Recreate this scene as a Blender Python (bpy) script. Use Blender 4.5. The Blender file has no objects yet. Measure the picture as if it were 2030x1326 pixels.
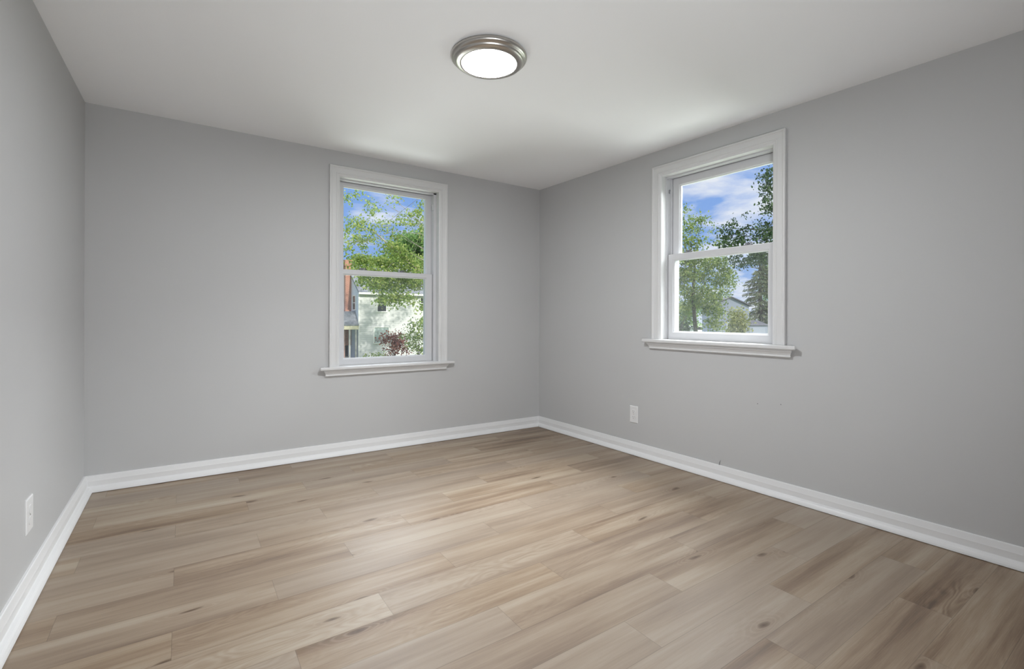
import bpy, bmesh, math, random
from mathutils import Vector, Matrix

scene = bpy.context.scene
COL = scene.collection

# ------------------------------------------------------------------ camera
FPX, PCX, PCY = 956.09, 1015.0, 627.853          # focal length and principal point, 2030 x 1326 frame
YAW, ROLL = 0.5994, 0.0034
CAM = Vector((-3.0029, -3.9014, 1.1074))
FWD = Vector((math.sin(YAW), math.cos(YAW), 0.0))
_r0 = Vector((math.cos(YAW), -math.sin(YAW), 0.0))
_u0 = Vector((0.0, 0.0, 1.0))
RGT = _r0 * math.cos(ROLL) + _u0 * math.sin(ROLL)
UPV = _u0 * math.cos(ROLL) - _r0 * math.sin(ROLL)
cam_data = bpy.data.cameras.new('camera')
cam_data.sensor_width = 36.0
cam_data.lens = FPX / 2030.0 * 36.0
cam_data.shift_y = -(663.0 - PCY) / 2030.0
cam_data.clip_start = 0.02
cam_data.clip_end = 800
cam = bpy.data.objects.new('camera', cam_data)
COL.objects.link(cam)
m = Matrix((RGT, UPV, -FWD)).transposed().to_4x4()
m.translation = CAM
cam.matrix_world = m
scene.camera = cam

# ------------------------------------------------------------------ exposure
scene.view_settings.view_transform = 'Standard'
scene.view_settings.look = 'None'
scene.view_settings.gamma = 1.0
scene.view_settings.use_curve_mapping = False
scene.view_settings.exposure = 0.0
scene.cycles.max_bounces = 14
scene.cycles.diffuse_bounces = 7
scene.cycles.transparent_max_bounces = 24

# ------------------------------------------------------------------ sun
SUN_STRENGTH = 4.2
sun_data = bpy.data.lights.new('sun', 'SUN')
sun_data.energy = SUN_STRENGTH
sun_data.angle = math.radians(0.53)
sun_data.color = (1.0, 0.95, 0.86)
sun = bpy.data.objects.new('sun', sun_data)
sun.rotation_euler = Vector((-0.06, 0.80, -0.40)).to_track_quat('-Z', 'Y').to_euler()
sun.location = (0, -6, 12)
COL.objects.link(sun)

# ------------------------------------------------------------------ added unseen fill: area lights for window daylight, a spot for bounced flash
def area_light(name, loc, aim, size, power, color):
    d = bpy.data.lights.new(name, 'AREA')
    d.shape = 'RECTANGLE'
    d.size = d.size_y = size
    d.energy = power
    d.color = color
    o = bpy.data.objects.new(name, d)
    o.location = loc
    o.rotation_euler = (Vector(aim) - Vector(loc)).to_track_quat('-Z', 'Y').to_euler()
    COL.objects.link(o)
area_light('sky_fill_light', (2.0, -2.6, 3.6), (0.1, -1.9, 1.6), 2.2, 1230, (0.95, 0.98, 1.0))  # unseen, added to brighten the room through the right window
area_light('left_window_fill_light', (-1.2, 2.6, -0.8), (-1.56, 0.1, 1.5), 2.2, 140, (0.97, 0.99, 1.0))  # unseen, added to brighten the ceiling through the left window
area_light('right_window_fill_light', (3.4, -2.8, -1.2), (0.1, -1.9, 1.6), 2.4, 175, (0.97, 0.99, 1.0))  # unseen, added to brighten the ceiling through the right window
flash_data = bpy.data.lights.new('flash_fill_spot', 'SPOT')  # spot added behind the camera to lift walls and ceiling
flash_data.energy = 126
flash_data.color = (0.94, 0.97, 1.0)
flash_data.shadow_soft_size = 0.2
flash_data.spot_size = math.radians(130)
flash_data.spot_blend = 1.0
flash = bpy.data.objects.new('flash_fill_spot', flash_data)
flash.location = (-2.6, -4.2, 0.6)
flash.rotation_euler = (Vector((-1.4, -1.5, 1.9)) - flash.location).to_track_quat('-Z', 'Y').to_euler()
COL.objects.link(flash)

# ------------------------------------------------------------------ node helpers
def new_mat(name):
    mt = bpy.data.materials.new(name)
    mt.use_nodes = True
    nt = mt.node_tree
    nt.nodes.clear()
    return mt, nt

def N(nt, kind, **kw):
    nd = nt.nodes.new(kind)
    for k, v in kw.items():
        if k.startswith('i_'):
            key = k[2:]
            key = int(key) if key.isdigit() else key.replace('_', ' ')
            nd.inputs[key].default_value = v
        else:
            setattr(nd, k, v)
    return nd

def L(nt, a, b):
    nt.links.new(a, b)

def ramp(nt, fac, stops, interp='LINEAR'):
    r = nt.nodes.new('ShaderNodeValToRGB')
    r.color_ramp.interpolation = interp
    e = r.color_ramp.elements
    while len(e) > 1:
        e.remove(e[-1])
    e[0].position = stops[0][0]
    e[0].color = (*stops[0][1], 1)
    for p, c in stops[1:]:
        x = e.new(p)
        x.color = (*c, 1)
    L(nt, fac, r.inputs[0])
    return r.outputs[0]

def math_node(nt, op, a, b=None, clamp=False):
    nd = nt.nodes.new('ShaderNodeMath')
    nd.operation = op
    nd.use_clamp = clamp
    for i, v in enumerate((a, b)):
        if v is None:
            continue
        if isinstance(v, (int, float)):
            nd.inputs[i].default_value = v
        else:
            L(nt, v, nd.inputs[i])
    return nd.outputs[0]

def mixrgb(nt, fac, a, b, mode='MIX'):
    nd = nt.nodes.new('ShaderNodeMix')
    nd.data_type = 'RGBA'
    nd.blend_type = mode
    for sock, v in ((nd.inputs[0], fac), (nd.inputs[6], a), (nd.inputs[7], b)):
        if isinstance(v, (int, float)):
            sock.default_value = v
        elif isinstance(v, tuple):
            sock.default_value = (*v, 1)
        else:
            L(nt, v, sock)
    return nd.outputs[2]

# ------------------------------------------------------------------ world: sky with streaky clouds
world = bpy.data.worlds.new('sky')
scene.world = world
world.use_nodes = True
wn = world.node_tree
wn.nodes.clear()
SKY_STRENGTH = 1.0
BANK_FILL = 7.5
tc = N(wn, 'ShaderNodeTexCoord')
sep = N(wn, 'ShaderNodeSeparateXYZ')
L(wn, tc.outputs['Generated'], sep.inputs[0])
elev = sep.outputs[2]
blue = ramp(wn, elev, [(0.0, (0.50, 0.62, 0.88)), (0.08, (0.30, 0.47, 0.86)), (0.30, (0.20, 0.38, 0.82)),
                       (0.5, (0.8, 0.9, 1.05)), (0.7, (1.2, 1.25, 1.32)), (1.0, (1.25, 1.3, 1.38))])
zz = math_node(wn, 'MAXIMUM', elev, 0.0)
zz = math_node(wn, 'ADD', zz, 0.12)
cx = math_node(wn, 'DIVIDE', sep.outputs[0], zz)
cy = math_node(wn, 'DIVIDE', sep.outputs[1], zz)
comb = N(wn, 'ShaderNodeCombineXYZ')
L(wn, cx, comb.inputs[0]); L(wn, cy, comb.inputs[1])
comb.inputs[2].default_value = 3.7
cn = N(wn, 'ShaderNodeTexNoise', i_Scale=1.9, i_Detail=7.0, i_Roughness=0.55, i_Distortion=0.25)
L(wn, comb.outputs[0], cn.inputs['Vector'])
# more cloud towards +X (east), clearer towards +Y
bias = math_node(wn, 'SUBTRACT', sep.outputs[0], sep.outputs[1])
bias = math_node(wn, 'MULTIPLY', bias, 0.11)
cv = math_node(wn, 'ADD', cn.outputs['Fac'], bias)
cfac = ramp(wn, cv, [(0.44, (0, 0, 0)), (0.62, (1, 1, 1))])
skyc = mixrgb(wn, cfac, blue, (0.86, 0.89, 0.98))
# a bank of brighter sky, added out of view for pale floor reflections
def wramp(v, stops):
    return ramp(wn, v, [(p, (c, c, c)) for p, c in stops])
hl = N(wn, 'ShaderNodeVectorMath', operation='MULTIPLY')
L(wn, tc.outputs['Generated'], hl.inputs[0]); hl.inputs[1].default_value = (1, 1, 0)
hn = N(wn, 'ShaderNodeVectorMath', operation='NORMALIZE'); L(wn, hl.outputs[0], hn.inputs[0])
hd = N(wn, 'ShaderNodeVectorMath', operation='DOT_PRODUCT'); L(wn, hn.outputs[0], hd.inputs[0])
hd.inputs[1].default_value = (math.sin(math.radians(38)), math.cos(math.radians(38)), 0)
bank = math_node(wn, 'MULTIPLY', wramp(hd.outputs['Value'], [(0.60, 0), (0.80, 1)]), wramp(elev, [(0.29, 0), (0.37, 1), (0.75, 1), (0.90, 0)]))
skyc = mixrgb(wn, bank, skyc, (BANK_FILL * 0.90, BANK_FILL * 0.96, BANK_FILL * 1.06))
bg = N(wn, 'ShaderNodeBackground')
L(wn, skyc, bg.inputs[0])
bg.inputs[1].default_value = SKY_STRENGTH
wo = N(wn, 'ShaderNodeOutputWorld')
L(wn, bg.outputs[0], wo.inputs[0])

# ------------------------------------------------------------------ materials
def principled(name, color, rough=0.6, metal=0.0, spec=0.5, bump=None, var=None):
    """plain paint / plastic / metal with optional noise bump (scale, strength) and colour variation (scale, amount)"""
    mt, nt = new_mat(name)
    p = N(nt, 'ShaderNodeBsdfPrincipled')
    p.inputs['Base Color'].default_value = (*color, 1)
    p.inputs['Roughness'].default_value = rough
    p.inputs['Metallic'].default_value = metal
    p.inputs['Specular IOR Level'].default_value = spec
    co = N(nt, 'ShaderNodeTexCoord')
    if bump:
        nz = N(nt, 'ShaderNodeTexNoise', i_Scale=bump[0], i_Detail=3.0)
        L(nt, co.outputs['Object'], nz.inputs['Vector'])
        b = N(nt, 'ShaderNodeBump', i_Strength=bump[1], i_Distance=0.002)
        L(nt, nz.outputs['Fac'], b.inputs['Height'])
        L(nt, b.outputs[0], p.inputs['Normal'])
    if var:
        nz = N(nt, 'ShaderNodeTexNoise', i_Scale=var[0], i_Detail=4.0)
        L(nt, co.outputs['Object'], nz.inputs['Vector'])
        lo = tuple(c * (1 - var[1]) for c in color)
        hi = tuple(min(1, c * (1 + var[1])) for c in color)
        L(nt, ramp(nt, nz.outputs['Fac'], [(0.3, lo), (0.7, hi)]), p.inputs['Base Color'])
    o = N(nt, 'ShaderNodeOutputMaterial')
    L(nt, p.outputs[0], o.inputs[0])
    return mt

M_WALL = principled('grey_wall_paint', (0.50, 0.502, 0.505), 0.55, spec=0.35, bump=(220, 0.10), var=(1.1, 0.015))
M_CEIL = principled('white_ceiling_paint', (0.845, 0.85, 0.86), 0.9, spec=0.2, bump=(160, 0.10))
M_TRIM = principled('white_trim_paint', (0.72, 0.72, 0.725), 0.38, spec=0.45, bump=(60, 0.04))
M_CASING = principled('white_casing_paint', (0.63, 0.63, 0.632), 0.42, spec=0.4, bump=(60, 0.04))
M_VINYL = principled('white_window_vinyl', (0.58, 0.583, 0.60), 0.4)
M_PLATE = principled('white_plastic', (0.72, 0.72, 0.725), 0.35)
M_SLOT = principled('grey_slot', (0.22, 0.22, 0.22), 0.6)
M_LOCK = principled('dark_grey_small_parts', (0.16, 0.16, 0.18), 0.45)
M_DARK = principled('dark_scuff', (0.10, 0.10, 0.105), 0.8)

def nickel():
    mt, nt = new_mat('brushed_nickel')
    p = N(nt, 'ShaderNodeBsdfPrincipled')
    p.inputs['Base Color'].default_value = (0.50, 0.478, 0.45, 1)
    p.inputs['Metallic'].default_value = 1.0
    p.inputs['Roughness'].default_value = 0.33
    p.inputs['Anisotropic'].default_value = 0.5
    co = N(nt, 'ShaderNodeTexCoord')
    nz = N(nt, 'ShaderNodeTexNoise', i_Scale=40.0, i_Detail=3.0)
    mp = N(nt, 'ShaderNodeMapping')
    mp.inputs['Scale'].default_value = (1, 1, 14)
    L(nt, co.outputs['Object'], mp.inputs[0]); L(nt, mp.outputs[0], nz.inputs['Vector'])
    L(nt, math_node(nt, 'MULTIPLY_ADD', nz.outputs['Fac'], 0.12), p.inputs['Roughness'])
    p.inputs['Roughness'].links[0].from_node.inputs[2].default_value = 0.26
    o = N(nt, 'ShaderNodeOutputMaterial'); L(nt, p.outputs[0], o.inputs[0])
    return mt
M_NICKEL = nickel()

LAMP_STRENGTH = 232.0
def lamp_glow():
    mt, nt = new_mat('lit_frosted_diffuser')
    e = N(nt, 'ShaderNodeEmission')
    e.inputs[0].default_value = (0.955, 0.98, 1.0, 1)
    e.inputs[1].default_value = LAMP_STRENGTH
    o = N(nt, 'ShaderNodeOutputMaterial'); L(nt, e.outputs[0], o.inputs[0])
    return mt
M_GLOW = lamp_glow()

def glass():
    mt, nt = new_mat('clear_pane')
    t = N(nt, 'ShaderNodeBsdfTransparent'); t.inputs[0].default_value = (0.975, 0.985, 0.98, 1)
    g = N(nt, 'ShaderNodeBsdfGlossy'); g.inputs['Roughness'].default_value = 0.0
    f = N(nt, 'ShaderNodeFresnel', i_IOR=1.45)
    mx = N(nt, 'ShaderNodeMixShader')
    L(nt, math_node(nt, 'MULTIPLY', f.outputs[0], 0.5), mx.inputs[0])
    L(nt, t.outputs[0], mx.inputs[1]); L(nt, g.outputs[0], mx.inputs[2])
    o = N(nt, 'ShaderNodeOutputMaterial'); L(nt, mx.outputs[0], o.inputs[0])
    return mt
M_GLASS = glass()

def screen_mesh():
    mt, nt = new_mat('fine_grey_insect_mesh')
    t = N(nt, 'ShaderNodeBsdfTransparent')
    d = N(nt, 'ShaderNodeBsdfDiffuse'); d.inputs[0].default_value = (0.62, 0.63, 0.64, 1)
    mx = N(nt, 'ShaderNodeMixShader'); mx.inputs[0].default_value = 0.08
    L(nt, t.outputs[0], mx.inputs[1]); L(nt, d.outputs[0], mx.inputs[2])
    o = N(nt, 'ShaderNodeOutputMaterial'); L(nt, mx.outputs[0], o.inputs[0])
    return mt
M_SCREEN = screen_mesh()

def wood_floor():
    mt, nt = new_mat('oak_plank_floor')
    uv = N(nt, 'ShaderNodeUVMap', uv_map='plank')
    ed = N(nt, 'ShaderNodeUVMap', uv_map='edge')
    at = N(nt, 'ShaderNodeAttribute', attribute_name='tone')
    sp = N(nt, 'ShaderNodeSeparateColor'); L(nt, at.outputs['Color'], sp.inputs[0])
    tone, hue, figure = sp.outputs[0], sp.outputs[1], sp.outputs[2]

    def stretched(sx, sy, **kw):
        mp = N(nt, 'ShaderNodeMapping'); mp.inputs['Scale'].default_value = (sx, sy, 1)
        L(nt, uv.outputs[0], mp.inputs[0])
        nz = N(nt, 'ShaderNodeTexNoise', **kw)
        L(nt, mp.outputs[0], nz.inputs['Vector'])
        return nz.outputs['Fac']
    broad = stretched(0.95, 10.0, i_Scale=1.0, i_Detail=2.5, i_Roughness=0.45)
    streak = stretched(1.7, 38.0, i_Scale=1.0, i_Detail=4.0, i_Roughness=0.6, i_Distortion=0.3)
    fine = stretched(7.0, 330.0, i_Scale=1.0, i_Detail=3.0, i_Roughness=0.7)
    cath = stretched(1.9, 8.0, i_Scale=1.0, i_Detail=2.0, i_Roughness=0.45, i_Distortion=0.2)
    lines = math_node(nt, 'SINE', math_node(nt, 'MULTIPLY', cath, 125.0))
    lmask = stretched(1.1, 6.0, i_Scale=1.0, i_Detail=1.0)
    lmask = math_node(nt, 'MULTIPLY', math_node(nt, 'SUBTRACT', lmask, 0.47, True), 5.0, True)
    lines = math_node(nt, 'MULTIPLY', math_node(nt, 'MULTIPLY', lines, lmask), figure)

    val = math_node(nt, 'MULTIPLY', math_node(nt, 'SUBTRACT', broad, 0.5), 1.25)
    val = math_node(nt, 'ADD', val, math_node(nt, 'MULTIPLY', math_node(nt, 'SUBTRACT', streak, 0.5), 0.75))
    val = math_node(nt, 'ADD', val, math_node(nt, 'MULTIPLY', math_node(nt, 'SUBTRACT', fine, 0.5), 0.42))
    val = math_node(nt, 'ADD', val, math_node(nt, 'MULTIPLY', lines, 0.13))
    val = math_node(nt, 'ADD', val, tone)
    colr = ramp(nt, val, [(0.0, (0.070, 0.034, 0.014)), (0.20, (0.155, 0.092, 0.048)), (0.46, (0.268, 0.190, 0.122)),
                          (0.68, (0.350, 0.276, 0.198)), (1.0, (0.435, 0.370, 0.290))])
    grey = mixrgb(nt, math_node(nt, 'MULTIPLY', math_node(nt, 'ADD', hue, 0.35), 0.42), colr, (0.285, 0.238, 0.198))
    # knots: small dark hearts, with growth rings flowing round some of them
    mp = N(nt, 'ShaderNodeMapping'); mp.inputs['Scale'].default_value = (1.5, 5.2, 1)
    L(nt, uv.outputs[0], mp.inputs[0])
    wn2 = N(nt, 'ShaderNodeTexNoise', i_Scale=3.0, i_Detail=2.0)
    L(nt, mp.outputs[0], wn2.inputs['Vector'])
    wv = N(nt, 'ShaderNodeVectorMath', operation='MULTIPLY_ADD')
    L(nt, wn2.outputs['Color'], wv.inputs[0]); wv.inputs[1].default_value = (0.22, 0.22, 0.0); L(nt, mp.outputs[0], wv.inputs[2])
    vo = N(nt, 'ShaderNodeTexVoronoi', voronoi_dimensions='2D', i_Scale=1.0, i_Randomness=1.0)
    L(nt, wv.outputs[0], vo.inputs['Vector'])
    vs = N(nt, 'ShaderNodeSeparateColor'); L(nt, vo.outputs['Color'], vs.inputs[0])
    some = math_node(nt, 'GREATER_THAN', vs.outputs[0], 0.72)
    kd = vo.outputs['Distance']
    ringm = math_node(nt, 'MULTIPLY', ramp(nt, kd, [(0.0, (1, 1, 1)), (0.08, (0.8, 0.8, 0.8)), (0.26, (0, 0, 0))]), some)
    rings = math_node(nt, 'MULTIPLY', math_node(nt, 'SINE', math_node(nt, 'MULTIPLY', kd, 120.0)), ringm)
    grey = mixrgb(nt, math_node(nt, 'MULTIPLY', math_node(nt, 'ADD', rings, 0.0, True), 0.32), grey, (0.46, 0.385, 0.30))
    grey = mixrgb(nt, math_node(nt, 'MULTIPLY', ringm, 0.30), grey, (0.17, 0.105, 0.062))
    kn = ramp(nt, kd, [(0.0, (1, 1, 1)), (0.03, (0.7, 0.7, 0.7)), (0.075, (0, 0, 0))])
    c2 = mixrgb(nt, math_node(nt, 'MULTIPLY', kn, some), grey, (0.075, 0.040, 0.020))
    # hairline joint around each plank
    s2 = N(nt, 'ShaderNodeSeparateXYZ'); L(nt, ed.outputs[0], s2.inputs[0])
    du = math_node(nt, 'MINIMUM', s2.outputs[0], math_node(nt, 'SUBTRACT', 1.03, s2.outputs[0]))
    dv = math_node(nt, 'MINIMUM', s2.outputs[1], math_node(nt, 'SUBTRACT', 0.168, s2.outputs[1]))
    dd = math_node(nt, 'MINIMUM', du, dv)
    joint = ramp(nt, math_node(nt, 'MULTIPLY', dd, 100.0), [(0.0, (0.62, 0.62, 0.62)), (0.16, (1, 1, 1))])
    c3 = mixrgb(nt, 1.0, c2, joint, 'MULTIPLY')
    p = N(nt, 'ShaderNodeBsdfPrincipled')
    L(nt, c3, p.inputs['Base Color'])
    p.inputs['Specular IOR Level'].default_value = 0.55
    L(nt, math_node(nt, 'MULTIPLY_ADD', streak, 0.10), p.inputs['Roughness'])
    p.inputs['Roughness'].links[0].from_node.inputs[2].default_value = 0.39
    b = N(nt, 'ShaderNodeBump', i_Strength=0.12, i_Distance=0.002)
    L(nt, fine, b.inputs['Height']); L(nt, b.outputs[0], p.inputs['Normal'])
    o = N(nt, 'ShaderNodeOutputMaterial'); L(nt, p.outputs[0], o.inputs[0])
    return mt
M_FLOOR = wood_floor()

def leaf_mat(name, dark, mid, light, trans=0.35):
    mt, nt = new_mat(name)
    g = N(nt, 'ShaderNodeNewGeometry')
    c = ramp(nt, g.outputs['Random Per Island'], [(0.0, dark), (0.5, mid), (1.0, light)])
    d = N(nt, 'ShaderNodeBsdfPrincipled'); d.inputs['Roughness'].default_value = 0.55
    d.inputs['Specular IOR Level'].default_value = 0.3
    L(nt, c, d.inputs['Base Color'])
    t = N(nt, 'ShaderNodeBsdfTranslucent'); L(nt, c, t.inputs[0])
    mx = N(nt, 'ShaderNodeMixShader'); mx.inputs[0].default_value = trans
    L(nt, d.outputs[0], mx.inputs[1]); L(nt, t.outputs[0], mx.inputs[2])
    o = N(nt, 'ShaderNodeOutputMaterial'); L(nt, mx.outputs[0], o.inputs[0])
    return mt
M_LEAF = leaf_mat('fresh_maple_leaf', (0.13, 0.22, 0.06), (0.27, 0.37, 0.10), (0.46, 0.50, 0.18), 0.42)
M_LEAF_MID = leaf_mat('mid_green_leaf', (0.10, 0.17, 0.06), (0.21, 0.29, 0.10), (0.38, 0.43, 0.15), 0.4)
M_LEAF_DARK = leaf_mat('dark_green_leaf', (0.025, 0.05, 0.03), (0.045, 0.085, 0.04), (0.11, 0.17, 0.07), 0.22)
M_LEAF_DEEP = leaf_mat('deep_green_leaf', (0.10, 0.20, 0.06), (0.17, 0.30, 0.09), (0.28, 0.42, 0.14))
M_LEAF_RED = leaf_mat('red_maple_leaf', (0.10, 0.035, 0.035), (0.20, 0.07, 0.065), (0.34, 0.16, 0.12))
M_LEAF_OLIVE = leaf_mat('olive_shrub_leaf', (0.14, 0.17, 0.06), (0.26, 0.28, 0.10), (0.42, 0.42, 0.18))
M_NEEDLE = leaf_mat('spruce_needles', (0.07, 0.10, 0.06), (0.14, 0.17, 0.10), (0.28, 0.29, 0.17), 0.15)
M_BARK = principled('pale_bark', (0.34, 0.31, 0.27), 0.9, bump=(30, 0.4), var=(6, 0.3))
M_BARK_DARK = principled('dark_bark', (0.055, 0.05, 0.045), 0.9, bump=(30, 0.4), var=(6, 0.3))
M_GRASS = principled('lawn_grass', (0.16, 0.24, 0.07), 0.9, bump=(40, 0.5), var=(0.8, 0.3))

def siding(name, color, pitch=0.115):
    mt, nt = new_mat(name)
    co = N(nt, 'ShaderNodeTexCoord')
    s = N(nt, 'ShaderNodeSeparateXYZ'); L(nt, co.outputs['Object'], s.inputs[0])
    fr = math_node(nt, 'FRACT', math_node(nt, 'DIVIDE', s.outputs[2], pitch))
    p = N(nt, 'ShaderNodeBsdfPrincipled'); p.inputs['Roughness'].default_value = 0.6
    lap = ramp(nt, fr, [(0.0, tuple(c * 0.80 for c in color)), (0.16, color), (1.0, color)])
    L(nt, lap, p.inputs['Base Color'])
    b = N(nt, 'ShaderNodeBump', i_Strength=0.6, i_Distance=0.02)
    b.invert = True
    L(nt, fr, b.inputs['Height']); L(nt, b.outputs[0], p.inputs['Normal'])
    o = N(nt, 'ShaderNodeOutputMaterial'); L(nt, p.outputs[0], o.inputs[0])
    return mt
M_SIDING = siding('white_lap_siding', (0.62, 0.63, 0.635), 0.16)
M_SIDING_SHADED = siding('white_lap_siding_shaded', (0.60, 0.64, 0.72), 0.16)  # white gable siding with its bluish shade put into the colour
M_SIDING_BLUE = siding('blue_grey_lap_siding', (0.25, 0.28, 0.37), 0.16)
M_SHINGLE = principled('slate_grey_shingle', (0.20, 0.215, 0.245), 0.85, bump=(14, 0.6), var=(5, 0.25))
M_SHINGLE_DARK = principled('dark_grey_shingle', (0.085, 0.085, 0.105), 0.85, bump=(14, 0.6), var=(5, 0.25))
M_HWIN = principled('dark_house_pane', (0.03, 0.035, 0.04), 0.12)
M_CURTAIN = principled('pale_curtain_pane', (0.33, 0.40, 0.40), 0.5, var=(2.0, 0.3))
M_CREAM = principled('cream_fascia', (0.72, 0.66, 0.50), 0.6)
M_DOOR = principled('blue_grey_garage_door', (0.30, 0.33, 0.42), 0.6)
M_PINK = principled('faded_pink_door', (0.42, 0.27, 0.24), 0.6, var=(2, 0.2))
M_CONC = principled('grey_concrete', (0.45, 0.45, 0.43), 0.9, var=(3, 0.15))
M_CARWHITE = principled('white_car_paint', (0.80, 0.80, 0.80), 0.25)
M_TYRE = principled('black_tyre', (0.03, 0.03, 0.03), 0.8)

def brick():
    mt, nt = new_mat('red_brick')
    co = N(nt, 'ShaderNodeTexCoord')
    s = N(nt, 'ShaderNodeSeparateXYZ'); L(nt, co.outputs['Object'], s.inputs[0])
    c = N(nt, 'ShaderNodeCombineXYZ')
    L(nt, math_node(nt, 'ADD', s.outputs[0], s.outputs[1]), c.inputs[0]); L(nt, s.outputs[2], c.inputs[1])
    b = N(nt, 'ShaderNodeTexBrick', i_Scale=1.0)
    b.inputs['Color1'].default_value = (0.34, 0.125, 0.085, 1)
    b.inputs['Color2'].default_value = (0.44, 0.19, 0.13, 1)
    b.inputs['Mortar'].default_value = (0.46, 0.38, 0.34, 1)
    b.inputs['Brick Width'].default_value = 0.24
    b.inputs['Row Height'].default_value = 0.085
    b.inputs['Mortar Size'].default_value = 0.008
    L(nt, c.outputs[0], b.inputs['Vector'])
    p = N(nt, 'ShaderNodeBsdfPrincipled'); p.inputs['Roughness'].default_value = 0.85
    L(nt, b.outputs['Color'], p.inputs['Base Color'])
    o = N(nt, 'ShaderNodeOutputMaterial'); L(nt, p.outputs[0], o.inputs[0])
    return mt
M_BRICK = brick()

# ------------------------------------------------------------------ mesh helpers
def obj(name, bm, mat, parent=None, smooth=False, mw=None):
    me = bpy.data.meshes.new(name)
    bmesh.ops.recalc_face_normals(bm, faces=bm.faces)
    bm.to_mesh(me)
    bm.free()
    me.materials.append(mat)
    if smooth:
        for p in me.polygons:
            p.use_smooth = True
    o = bpy.data.objects.new(name, me)
    COL.objects.link(o)
    if mw is not None:
        o.matrix_world = mw
    if parent is not None:
        o.parent = parent
    return o

def empty(name, loc=(0, 0, 0), parent=None, mw=None):
    o = bpy.data.objects.new(name, None)
    o.empty_display_size = 0.1
    COL.objects.link(o)
    if mw is not None:
        o.matrix_world = mw
    else:
        o.location = loc
    if parent is not None:
        o.parent = parent
    return o

def tag(o, label, cat, group=None, kind=None):
    o['label'] = label
    o['category'] = cat
    if group:
        o['group'] = group
    if kind:
        o['kind'] = kind
    return o

def add_box(bm, x0, x1, y0, y1, z0, z1):
    v = [bm.verts.new(p) for p in ((x0, y0, z0), (x1, y0, z0), (x1, y1, z0), (x0, y1, z0),
                                   (x0, y0, z1), (x1, y0, z1), (x1, y1, z1), (x0, y1, z1))]
    for f in ((0, 3, 2, 1), (4, 5, 6, 7), (0, 1, 5, 4), (1, 2, 6, 5), (2, 3, 7, 6), (3, 0, 4, 7)):
        bm.faces.new([v[i] for i in f])
    return v

def box_bm(*a, bevel=0.0):
    bm = bmesh.new()
    add_box(bm, *a)
    if bevel:
        bmesh.ops.bevel(bm, geom=list(bm.edges), offset=bevel, segments=2, profile=0.5, affect='EDGES')
    return bm

def add_loft(bm, rings, closed_profile=True, cap=True):
    """join successive rings (lists of points of equal length) by quads"""
    vs = [[bm.verts.new(p) for p in r] for r in rings]
    n = len(vs[0])
    for a, b in zip(vs, vs[1:]):
        for i in range(n if closed_profile else n - 1):
            j = (i + 1) % n
            bm.faces.new((a[i], a[j], b[j], b[i]))
    if cap and closed_profile:
        bm.faces.new(list(reversed(vs[0])))
        bm.faces.new(vs[-1])

def add_lathe(bm, prof, seg=96, close_top=False, close_bot=False):
    rings = []
    for r, z in prof:
        rings.append([bm.verts.new((r * math.cos(2 * math.pi * k / seg), r * math.sin(2 * math.pi * k / seg), z)) for k in range(seg)])
    for a, b in zip(rings, rings[1:]):
        for i in range(seg):
            j = (i + 1) % seg
            bm.faces.new((a[i], a[j], b[j], b[i]))
    if close_top:
        bm.faces.new(rings[0])
    if close_bot:
        bm.faces.new(rings[-1])

def add_tube(bm, pts, radii, seg=7):
    pts = [Vector(p) for p in pts]
    rings = []
    up = Vector((0.13, 0.21, 0.97)).normalized()
    for i, p in enumerate(pts):
        d = (pts[min(i + 1, len(pts) - 1)] - pts[max(i - 1, 0)]).normalized()
        a = d.cross(up)
        if a.length < 1e-3:
            a = d.cross(Vector((1, 0, 0)))
        a.normalize()
        b = d.cross(a)
        r = radii[i] if isinstance(radii, (list, tuple)) else radii
        rings.append([p + (a * math.cos(2 * math.pi * k / seg) + b * math.sin(2 * math.pi * k / seg)) * r for k in range(seg)])
    add_loft(bm, rings)

# ------------------------------------------------------------------ room shell
WALL_X = -3.4977          # left wall at the back corner
SL = 0.0066               # left wall drift per metre of y
SR = -0.0258              # right wall drift per metre of y
Y_REAR = -4.55

def zf(x, y):             # the old floor is not quite level
    u, v = x / WALL_X, -y / 2.0
    return 0.0262 * u * (1 - v) - 0.0046 * (1 - u) * v - 0.003 * u * v

def zc(x, y):             # nor is the ceiling
    u, v = x / WALL_X, -y / 2.0
    return 2.40 + 0.0075 * u * (1 - v) - 0.0052 * (1 - u) * v - 0.0419 * u * v

def xl(y):
    return WALL_X + SL * y

def xr(y):
    return SR * y

# local frames (s along the wall from left to right as seen from the room, n outward, z up)
MW_BACK = Matrix.Identity(4)
_s = Vector((-SR, -1, 0)).normalized()
_n = Vector((-_s.y, _s.x, 0))
MW_RIGHT = Matrix((_s, _n, Vector((0, 0, 1)))).transposed().to_4x4()

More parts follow.
